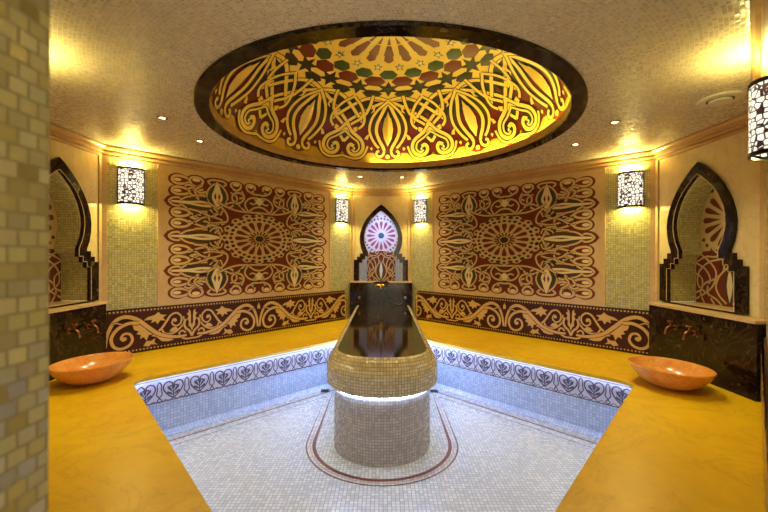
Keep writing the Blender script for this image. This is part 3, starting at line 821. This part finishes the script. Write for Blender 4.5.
    for x, z in ((.07, .0), (.13, .02), (.16, -.09), (.12, -.15), (.19, -.18), (.14, -.26), (.06, -.09), (.20, -.38), (.13, -.37)):
        a.poly([(x*s_-.013, z), (x*s_, z+.018), (x*s_+.013, z), (x*s_, z-.018)], BK, .0013, K)
    a.build(t, [M['maroon_lit'] if lit else M['maroon'], M['green'], M['cream'], M['cream_lit'] if lit else M['cream2'], M['teal'], M['maroon']])  # glowing niche: its cool light is painted into petals and ground
    if True:
        mb = MB()
        strip = updown([(x*.97, z*.985) for x, z in CAV if z > .09])
        for i in range(len(strip)-1):
            p, q = strip[i], strip[i+1]
            mb.face([W.P(c+p[0], p[1], -.018), W.P(c+q[0], q[1], -.018), W.P(c+q[0], q[1], -.032), W.P(c+p[0], p[1], -.032)])
        mb.build('led_strip', M['led_niche'] if lit else M['niche_fill'], t)  # side niches: warm strip is an added fill to brighten the mosaic
    return t
M['cream_lit'] = plain('cool_lit_cream_mosaic', 'd8d4d0', .3, 0, .1, 200); M['niche_fill'] = emit('added_niche_fill', (1, .8, .4), 2.5)  # cream as tinted by the cool niche light; warm emitter is added fill
M['maroon_lit'] = plain('lit_maroon_mosaic', '9c4a50', .35, 0, .2, 200); M['teal'] = plain('teal_mosaic', '2a5a6c', .35, 0, .2, 200)  # first colour: maroon petals with the niche glow painted in
niche(WB, CB, 'central pointed niche glowing blue-white at the far end of the room', True)
niche(WRN, CR, 'pointed niche with a dark stepped frame on the right wall above a wash basin', False)
niche(WLN, CL, 'pointed niche with a dark stepped frame on the left wall, half hidden by the entrance', False)

# ================================================================== BACKSPLASH SLABS
def backsplash(lo, hi, ztop, label, axis, sgn):
    t = thing('marble_backsplash', label, 'backsplash', ((lo[0]+hi[0])/2, (lo[1]+hi[1])/2, EYE+BZ), 'dark marble backsplashes')
    mb = MB(); mb.box((lo[0], lo[1], EYE-1.0), (hi[0], hi[1], EYE+ztop-.022)); mb.build('slab', M['dark'], t)
    e = .012; l2, h2 = list(lo), list(hi)
    if axis == 'x': 
        if sgn < 0: l2[0] -= e
        else: h2[0] += e
    else: l2[1] -= e
    mb = MB(); mb.box((l2[0], l2[1], EYE+ztop-.022), (h2[0], h2[1], EYE+ztop)); mb.build('cap', M['trim_marble'], t)
    return t
backsplash((-.53, 5.82), (.44, 5.925), -.405, 'dark marble slab between the far end of the table and the glowing niche', 'y', -1)
backsplash((2.57, 2.56), (2.70, 3.60), -.443, 'dark marble slab with two brass taps beneath the right niche', 'x', -1)
backsplash((-2.72, 2.62), (-2.63, 3.52), -.443, 'dark marble slab with two brass taps beneath the left niche', 'x', 1)

# ================================================================== BASINS
def basin(c, rot, label):
    t = thing('wash_basin', label, 'basin', (c[0], c[1], EYE-1.0), 'orange stone bowls on the bench')
    mb = MB()
    outp = [(.001, 0), (.09, 0), (.12, .004), (.18, .028), (.235, .066), (.275, .108), (.300, .150), (.303, .158), (.300, .163), (.292, .162)]
    inp = [(.285, .155), (.262, .118), (.22, .078), (.16, .045), (.09, .028), (.02, .022), (.001, .022)]
    mb.lathe(outp+inp, (c[0], c[1], EYE-1.0), 64, sx=.80, sy=.93, rot=rot)
    bo = mb.build('bowl', M['basin'], t, smooth=True)
    mb = MB(); mb.lathe([(.001, .024), (.018, .026), (.02, .022)], (c[0], c[1], EYE-1.0), 20); mb.build('drain', M['brass'], bo, smooth=True)
basin((2.20, 2.86), .35, 'shallow orange stone bowl on the bench before the right backsplash')
basin((-2.29, 2.93), -.35, 'shallow orange stone bowl on the bench before the left backsplash')

# ================================================================== TAPS
def tap_parts(t, sgn):
    """local: wall plane at x=0, spout towards +x*sgn"""
    g = lambda x, y, z: (sgn*x, y, z)
    mb = MB(); mb.tube([g(0, 0, 0), g(.008, 0, 0), g(.012, 0, 0)], [.024, .024, .012], 20); mb.build('escutcheon', M['brass'], t, smooth=True)
    mb = MB(); mb.tube([g(.008, 0, 0), g(.03, 0, .002), g(.055, 0, .004), g(.075, 0, -.004), g(.086, 0, -.02), g(.088, 0, -.045), g(.094, 0, -.058)], [.012, .013, .015, .013, .011, .011, .014], 16); mb.build('spout', M['brass'], t, smooth=True)
    mb = MB(); mb.tube([g(.045, 0, .012), g(.045, 0, .034), g(.045, 0, .045)], [.008, .007, .011], 12)
    mb.tube([g(.045, -.03, .05), g(.045, -.012, .052), g(.045, .012, .052), g(.045, .03, .05)], [.009, .005, .005, .009], 12); mb.build('handle', M['brass'], t, smooth=True)
def tap(loc, sgn, label):
    t = thing('brass_tap', label, 'tap', (0, 0, 0), 'brass wall taps'); tap_parts(t, sgn); t.location = loc
tap((2.57, 3.27, EYE-.625), -1, 'farther brass tap of the two on the right backsplash')
tap((2.57, 3.07, EYE-.63), -1, 'nearer brass tap of the two on the right backsplash')
tap((-2.63, 3.30, EYE-.64), 1, 'farther brass tap of the two on the left backsplash')
tap((-2.63, 3.10, EYE-.64), 1, 'nearer brass tap of the two on the left backsplash')

mx = thing('shower_mixer', 'small gold mixer tap on the far slab at the head of the table', 'tap', (-.045, 5.82, EYE-.47))
def W3(x, n, z): return (-.045+x, 5.82-n, EYE-.47+z)
mb = MB(); mb.tube([W3(-.075, .045, 0), W3(-.04, .045, 0), W3(0, .045, 0), W3(.04, .045, 0), W3(.075, .045, 0)], [.016, .02, .026, .02, .016], 16)
mb.tube([W3(0, 0, 0), W3(0, .045, 0)], .02, 16); mb.build('body', M['gold'], mx, smooth=True)
for sg in (-1, 1):
    mb = MB(); mb.tube([W3(sg*.07, .045, 0), W3(sg*.10, .045, .0), W3(sg*.125, .045, .004), W3(sg*.14, .045, .004)], [.012, .012, .022, .010], 14); mb.build('handle', M['gold'], mx, smooth=True)
mb = MB(); mb.tube([W3(0, .05, 0), W3(0, .10, -.01), W3(0, .13, -.035), W3(0, .135, -.055)], [.015, .014, .013, .014], 14); mb.build('spout', M['gold'], mx, smooth=True)
hs = thing('hand_shower', 'dark hand shower lying across the gold mixer, its hose trailing right', 'shower', (-.045, 5.78, EYE-.42))
mb = MB(); mb.tube([W3(-.13, .05, .035), W3(-.07, .05, .055), W3(0, .05, .06), W3(.05, .05, .055)], [.010, .013, .013, .016], 14)
mb.tube([W3(.05, .05, .055), W3(.085, .05, .05), W3(.09, .05, .035)], [.02, .035, .036], 18); mb.build('handset', M['blackmetal'], hs, smooth=True)
mb = MB(); mb.tube(spline([(0, 0), (1, 0)], n=2) and [W3(*p) for p in [(.05, .05, -.0), (.07, .04, -.10), (.12, .03, -.20), (.20, .03, -.27), (.29, .03, -.29), (.33, .02, -.27)]], .006, 10); mb.build('hose', M['steel'], hs, smooth=True)
for x, side in ((-.385, 'left'), (.335, 'right')):
    t = thing('wall_nozzle', 'small round steel nozzle near the %s edge of the far slab' % side, 'nozzle', (x, 5.82, EYE-.66), 'steel nozzles on the far slab')
    mb = MB(); mb.tube([(x, 5.82, EYE-.66), (x, 5.808, EYE-.66), (x, 5.802, EYE-.66)], [.022, .022, .014], 20); pl_ = mb.build('rosette_plate', M['steel'], t, smooth=True)
    mb = MB(); mb.tube([(x, 5.803, EYE-.66), (x, 5.792, EYE-.66)], [.009, .007], 14); mb.build('jet', M['steel'], pl_, smooth=True)

# ================================================================== WALL SCONCES
def area(name, parent, loc, size, power, col, rot=(0, 0, 0), sy=None, spread=None):
    l = bpy.data.lights.new(name, 'AREA'); l.energy = power; l.color = col; l.size = size
    if sy: l.shape = 'RECTANGLE'; l.size_y = sy
    if spread: l.spread = spread
    o = bpy.data.objects.new(name, l); C.objects.link(o); o.parent = parent; o.location = loc; o.rotation_euler = rot; return o
def make_sconce():
    t = thing('wall_sconce', '', 'wall lamp', (0, 0, 0), 'half-round patterned wall lamps')
    RW, RD, HH = .112, .080, .185
    seg = 20
    arc = lambda r, d: [(-r*math.cos(PI*k/seg), d*math.sin(PI*k/seg)) for k in range(seg+1)]   # local: x along wall, y out
    A = arc(RW, RD)
    mb = MB(); n0 = len(mb.v)
    L_ = 0
    for i in range(seg):
        d = math.dist(A[i], A[i+1])
        mb.face([(*A[i], -HH+.018), (*A[i+1], -HH+.018), (*A[i+1], HH-.018), (*A[i], HH-.018)], [(L_, 0), (L_+d, 0), (L_+d, 2*HH), (L_, 2*HH)]); L_ += d
    mb.build('shade', M['shade'], t, merge=1e-5)
    for nm, z0, z1 in (('top_band', HH-.02, HH), ('bottom_band', -HH, -HH+.02)):
        B = arc(RW+.004, RD+.004); I = arc(RW-.012, RD-.012); mb = MB()
        for i in range(seg):
            mb.face([(*B[i], z0), (*B[i+1], z0), (*B[i+1], z1), (*B[i], z1)]); mb.face([(*I[i+1], z0), (*I[i], z0), (*I[i], z1), (*I[i+1], z1)])
            mb.face([(*B[i], z1), (*B[i+1], z1), (*I[i+1], z1), (*I[i], z1)]); mb.face([(*B[i+1], z0), (*B[i], z0), (*I[i], z0), (*I[i+1], z0)])
        mb.build(nm, M['blackmetal'], t, merge=1e-5)
    mb = MB()
    for sg in (-1, 1): mb.box((sg*RW-.005, 0, -HH), (sg*RW+.005, .010, HH))
    mb.box((-RW, 0, -HH), (RW, .004, HH)); mb.build('back_plate', M['blackmetal'], t)
    area('up_light', t, (0, .035, HH-.01), .16, P_UP, WARM, (PI, 0, 0), .05)
    area('down_light', t, (0, .035, -HH+.01), .16, P_DOWN, WARM, (0, 0, 0), .05)
    return t
def copy_tree(o, parent=None):
    c = o.copy(); C.objects.link(c)
    if parent: c.parent = parent
    for ch in list(o.children): copy_tree(ch, c)
    return c
proto = make_sconce()
zs = .688
spots = [(WL, 2.994, 'patterned glowing lamp left of the left mosaic panel, beside the left niche'), (WL, .235, 'small glowing lamp on the tile strip just left of the central niche'),
         (WR, .225, 'small glowing lamp on the tile strip just right of the central niche'), (WR, 2.985, 'patterned glowing lamp right of the right mosaic panel, beside the right niche'),
         (WNR, 1.10, 'large nearest lamp cut off by the right edge of the photo'), (WNL, 1.15, 'lamp on the front left wall hidden beyond the entrance')]
for i, (W, a_s, lb) in enumerate(spots):
    o = proto if i == 0 else copy_tree(proto)
    o.location = W.P(a_s, zs, .001); o['label'] = lb
    o.rotation_euler = (0, 0, math.atan2(W.n.y, W.n.x)-PI/2)

# ================================================================== DOME
dome = thing('ceiling_dome', 'wide shallow ceiling dome lined with gold, red and green mosaic', 'dome', (DC[0], DC[1], EYE+H))
def annulus(mb, prof, seg=128, m=0, a0=0, a1=2*PI):
    mb.grid(lambda a, j: (DC[0]+prof[j][0]*math.sin(a), DC[1]+prof[j][0]*math.cos(a), EYE+prof[j][1]), [a0+(a1-a0)*i/seg for i in range(seg+1)], range(len(prof)), m=m)
mb = MB(); annulus(mb, [(RING_O, H), (RING_O, H-.012), (RING_O-.006, H-.018), (RING_I+.006, H-.018), (RING_I, H-.012), (RING_I, H+.004)]); mb.build('marble_ring', M['dark'], dome, smooth=True)
mb = MB(); annulus(mb, [(RING_I+.001, H), (RING_I+.001, H+.072), (RING_I+.012, H+.076), (1.445, H+.076)]); mb.build('cove_riser', M['riser'], dome, smooth=True)
RD_, ZD_, DD_ = 1.44, H+.076, .80
def dfn0(th, p):
    ph = p*PI/2; r = RD_*math.sin(ph); z = ZD_+DD_*math.cos(ph)
    return Vector((DC[0]+r*math.sin(th), DC[1]+r*math.cos(th), EYE+z))
def dnorm(th, p):
    ph = p*PI/2; v = Vector((math.sin(th)*math.sin(ph)/RD_, math.cos(th)*math.sin(ph)/RD_, math.cos(ph)/DD_)); return -v.normalized()
mb = MB(); mb.grid(lambda a, p: tuple(dfn0(a, p)), [2*PI*i/128 for i in range(129)], [i/32 for i in range(33)]); mb.build('dome_shell', M['d_base'], dome, smooth=True)
def dfn(u, p):      # u in sector units: 1 = 22.5 degrees
    th = u*PI/8; return tuple(dfn0(th, p)), tuple(dnorm(th, p))
U8 = []
for k in range(8):
    U8.append(lambda u, p, k=k: (u+2*k, p)); U8.append(lambda u, p, k=k: (-u+2*k, p))
GO, RE, GE, DK, WH = 0, 1, 2, 3, 4
a = Art(dfn, sym=[lambda u, v: (u, v)], h0=.006); a.step = .0002
def scal(u):
    x = (u+1) % 2-1; x = abs(x)                     # 0 on a leaf axis, 1 on a lobe axis
    e1 = .975-.9*x*x if x < .30 else 0
    y = abs(x-.72)
    e2 = .985-.75*max(0, y-.02)**2*1.6
    return max(e1 if x < .3 else 0, min(.985, e2 if x > .25 else 0), .90)
NU = 256
for i in range(NU):
    u0, u1 = 16*i/NU, 16*(i+1)/NU
    e0, e1 = scal(u0), scal(u1); K = 18
    for j in range(K):
        p0, p1 = j/K, (j+1)/K
        mt = RE if j >= 12 else DK
        a.poly([(u0, e0*p0+.0), (u1, e1*p0), (u1, e1*p1), (u0, e0*p1)] if j else [(u0, .001), (u1, e1*p1), (u0, e0*p1)], mt, 0, 'coloured_field')
a.sym = U8; lw = .036; a.kk = 15
# centre star with petals (16 petals on a gold disc)
a.sym = [lambda u, p, k=k: (u+k, p) for k in range(16)]
for j in range(6):
   
    for q in range(6): a.poly([(-.5+q/6, .03+.045*j), (-.5+(q+1)/6, .03+.045*j), (-.5+(q+1)/6, .03+.045*(j+1)), (-.5+q/6, .03+.045*(j+1))], GO, .001, 'dome_rosette')
a.poly([(0, .055), (.20, .11), (.33, .175), (.28, .205), (0, .224), (-.28, .205), (-.33, .175), (-.20, .11)], RE, .003, 'dome_rosette')
a.poly([(-.5, .0), (.5, 0), (.5, .04), (-.5, .04)], GE, .003, 'dome_rosette')
# white stars on the rosette rim, then the two rows of hexagons
def star(u, p, ru, rp, mt, h, n=5):
    a.poly([(u+(ru if k % 2 == 0 else ru*.42)*math.sin(PI*k/n), p-(rp if k % 2 == 0 else rp*.42)*math.cos(PI*k/n)) for k in range(2*n)], mt, h, 'dome_rosette')
for j in range(5):
   
    for q in range(6): a.poly([(-.5+q/6, .30+.036*j), (-.5+(q+1)/6, .30+.036*j), (-.5+(q+1)/6, .30+.036*(j+1)), (-.5+q/6, .30+.036*(j+1))], GO, .001, 'dome_rosette')
def hexa(u, p, ru, rp, mt):
    a.poly([(u+ru*math.sin(PI/3*k+PI/6), p+rp*math.cos(PI/3*k+PI/6)) for k in range(6)], mt, .003, 'dome_rosette')
hexa(0, .296, .38, .034, GE); hexa(.5, .343, .40, .037, RE)
star(0, .392, .46, .052, DK, .003, 6)
hexa(.5, .428, .32, .028, DK)
star(.5, .248, .24, .026, DK, .003); star(.5, .248, .15, .018, WH, .0035)
# interlace and large motifs
a.sym = U8; P_ = 'gold_scrollwork'; a.case = (3, .018)
a.poly([(.08, .54), (.28, .585), (.36, .65), (.36, .70), (.30, .77), (.25, .79), (.31, .71), (.29, .63), (.2, .58)], GE, .0016, P_)
a.poly([(.72, .83), (.80, .845), (.82, .88), (.76, .90), (.69, .885), (.68, .85)], GE, .0016, P_)
a.poly([(.70, .555), (.80, .56), (.82, .59), (.74, .59)], GE, .0016, P_)
a.poly([(.44, .625), (.52, .63), (.52, .68), (.47, .69)], GE, .0016, P_)
a.poly([(.90, .77), (1.0, .74), (1.0, .79)], GE, .0016, P_)
def rb(pts, wd=lw, mt=GO, h=.002, **k): a.ribbon(pts, wd, mt, h, part=P_, **k)
rb([(0, .475), (.25, .50), (.55, .545), (.85, .61), (1.0, .655)])                       # arch from leaf to lobe axis
rb([(0, .475), (.35, .455), (.7, .475), (1.0, .53), (1.25, .60), (1.42, .66)], lw)
rb([(.45, .44), (.5, .52), (.62, .60), (.84, .655), (1.0, .70)], lw*.9)
rb([(1.0, .46), (.74, .52), (.60, .60), (.60, .66), (.70, .70)], lw*.8)
# leaf outline
rb([(0, .475), (.14, .56), (.25, .64), (.27, .71), (.20, .78), (.11, .84), (.075, .88)], lw*1.05)
rb([(.075, .88), (.10, .915), (.17, .935), (.235, .925), (.24, .893), (.19, .88)], lw*.85)
rb([(0, .475), (.26, .54), (.40, .61), (.44, .69), (.38, .76), (.28, .82), (.20, .855)], lw*.85)
rb([(.06, .60), (.10, .66), (.09, .73), (.03, .80)], lw*.45)
for P0, P1 in (((.0, .86), (.0, .89)),):
    pass
a.poly([(0, .55), (.075, .62), (.13, .69), (.09, .77), (0, .84)], GO, .0018, P_)
a.poly([(0, .61), (.045, .66), (.06, .70), (.03, .75), (0, .79)], GE, .003, P_)
a.poly([(0, .655), (.026, .70), (0, .75)], WH, .0036, P_)
a.poly([(0, .565), (.02, .585), (0, .605)], WH, .0036, P_)
a.disc((0, .935), .05, .022, GO, .003, P_, 14)
# green slip between the two leaf outlines, red beyond
# paired lobes
rb([(1.0, .655), (.86, .72), (.62, .785), (.55, .85), (.60, .905), (.72, .93), (.84, .915), (.89, .87), (.84, .835), (.76, .85)], lw*1.1)
rb([(1.0, .70), (.90, .755), (.97, .80), (1.0, .815)], lw*.9)
rb([(1.0, .725), (.82, .775), (.68, .81), (.64, .86), (.68, .89), (.75, .90), (.80, .88)], lw*.6, GO, .0025)
a.poly([(.725, .87), (.75, .852), (.775, .868), (.75, .888)], WH, .0036, P_)
rb([(1.0, .94), (.88, .955), (.72, .965), (.58, .945), (.50, .90), (.45, .84)], lw*.7)
# small hooked leaves
a.poly([(.55, .56), (.66, .575), (.72, .61), (.64, .605), (.60, .63), (.58, .60)], GO, .0028, P_)
a.poly([(.34, .50), (.46, .51), (.40, .545), (.46, .57), (.36, .555)], GO, .0028, P_)
a.poly([(.74, .68), (.84, .695), (.80, .715), (.84, .735), (.72, .715)], GO, .0028, P_)
a.poly([(.42, .73), (.50, .75), (.54, .78), (.46, .785)], GO, .0028, P_)
a.poly([(.94, .59), (1.0, .575), (1.06, .59), (1.0, .615)], RE, .0028, P_)
a.poly([(.36, .845), (.40, .86), (.36, .88), (.33, .86)], GO, .0028, P_)
a.build(dome, [M['d_gold'], M['d_maroon'], M['d_green'], M['d_dark'], M['d_white']])
mb = MB(); annulus(mb, [(1.405, H+.079), (1.425, H+.079)], 64, a0=math.radians(-8), a1=math.radians(150)); mb.build('led_strip', M['led_dome'], dome)

# ================================================================== CEILING FITTINGS
def make_downlight():
    t = thing('downlight', '', 'ceiling light', (0, 0, 0), 'small round downlights in the ceiling')
    mb = MB(); mb.lathe([(.038, 0), (.038, -.004), (.034, -.007), (.024, -.006), (.020, 0)], (0, 0, 0), 24); tr_ = mb.build('trim_ring', M['gold'], t, smooth=True)
    mb = MB(); mb.lathe([(.022, -.002), (.010, -.005), (.001, -.006)], (0, 0, 0), 16); mb.build('lens', M['spot'], tr_, smooth=True)
    l = bpy.data.lights.new('beam', 'SPOT'); l.energy = P_SPOT; l.color = WARM2; l.spot_size = math.radians(125); l.spot_blend = .9; l.shadow_soft_size = .02
    o = bpy.data.objects.new('beam', l); C.objects.link(o); o.parent = t; o.location = (0, 0, -.012)
    return t
dp = make_downlight()
DL = [(-1.71, 2.86, 'nearer of the two downlights in the ceiling left of the dome'), (-1.71, 3.44, 'farther of the two downlights in the ceiling left of the dome'),
      (-.32, 4.96, 'left one of the pair of tiny downlights beyond the dome'), (.24, 5.0, 'right one of the pair of tiny downlights beyond the dome'),
      (1.81, 2.92, 'nearer of the two downlights in the ceiling right of the dome'), (1.80, 3.50, 'farther of the two downlights in the ceiling right of the dome')]
for i, (x, y, lb) in enumerate(DL):
    o = dp if i == 0 else copy_tree(dp); o.location = (x, y, EYE+H); o['label'] = lb
sp = thing('ceiling_speaker', 'round white ceiling speaker with a dark curved slot near the right lamp', 'speaker', (2.24, 2.48, EYE+H))
mb = MB(); mb.lathe([(.125, 0), (.125, -.006), (.118, -.012), (.075, -.012), (.066, -.004), (.001, -.004)], (2.24, 2.48, EYE+H), 40); mb.build('rim', M['white'], sp, smooth=True)
mb = MB(); mb.lathe([(.062, -.006), (.062, -.020), (.056, -.026), (.001, -.026)], (2.24, 2.48, EYE+H), 40); mb.build('centre_disc', M['white'], sp, smooth=True)
mb = MB(); mb.lathe([(.074, -.0125), (.060, -.0125)], (2.24, 2.48, EYE+H), 40); mb.build('slot', M['blackmetal'], sp)

# drains where the floor meets the table
for x, side in ((-.66, 'left'), (.57, 'right')):
    t = thing('floor_drain', 'small grey square drain on the floor %s of the table' % side, 'drain', (x, 4.19, 0), 'floor drains')
    mb = MB(); mb.box((x-.045, 4.15, 0), (x+.045, 4.23, .006)); mb.build('frame', M['drain'], t)
    mb = MB()
    for k in range(5): mb.box((x-.035, 4.157+.014*k, .006), (x+.035, 4.165+.014*k, .008))
    mb.build('grate', M['blackmetal'], t)
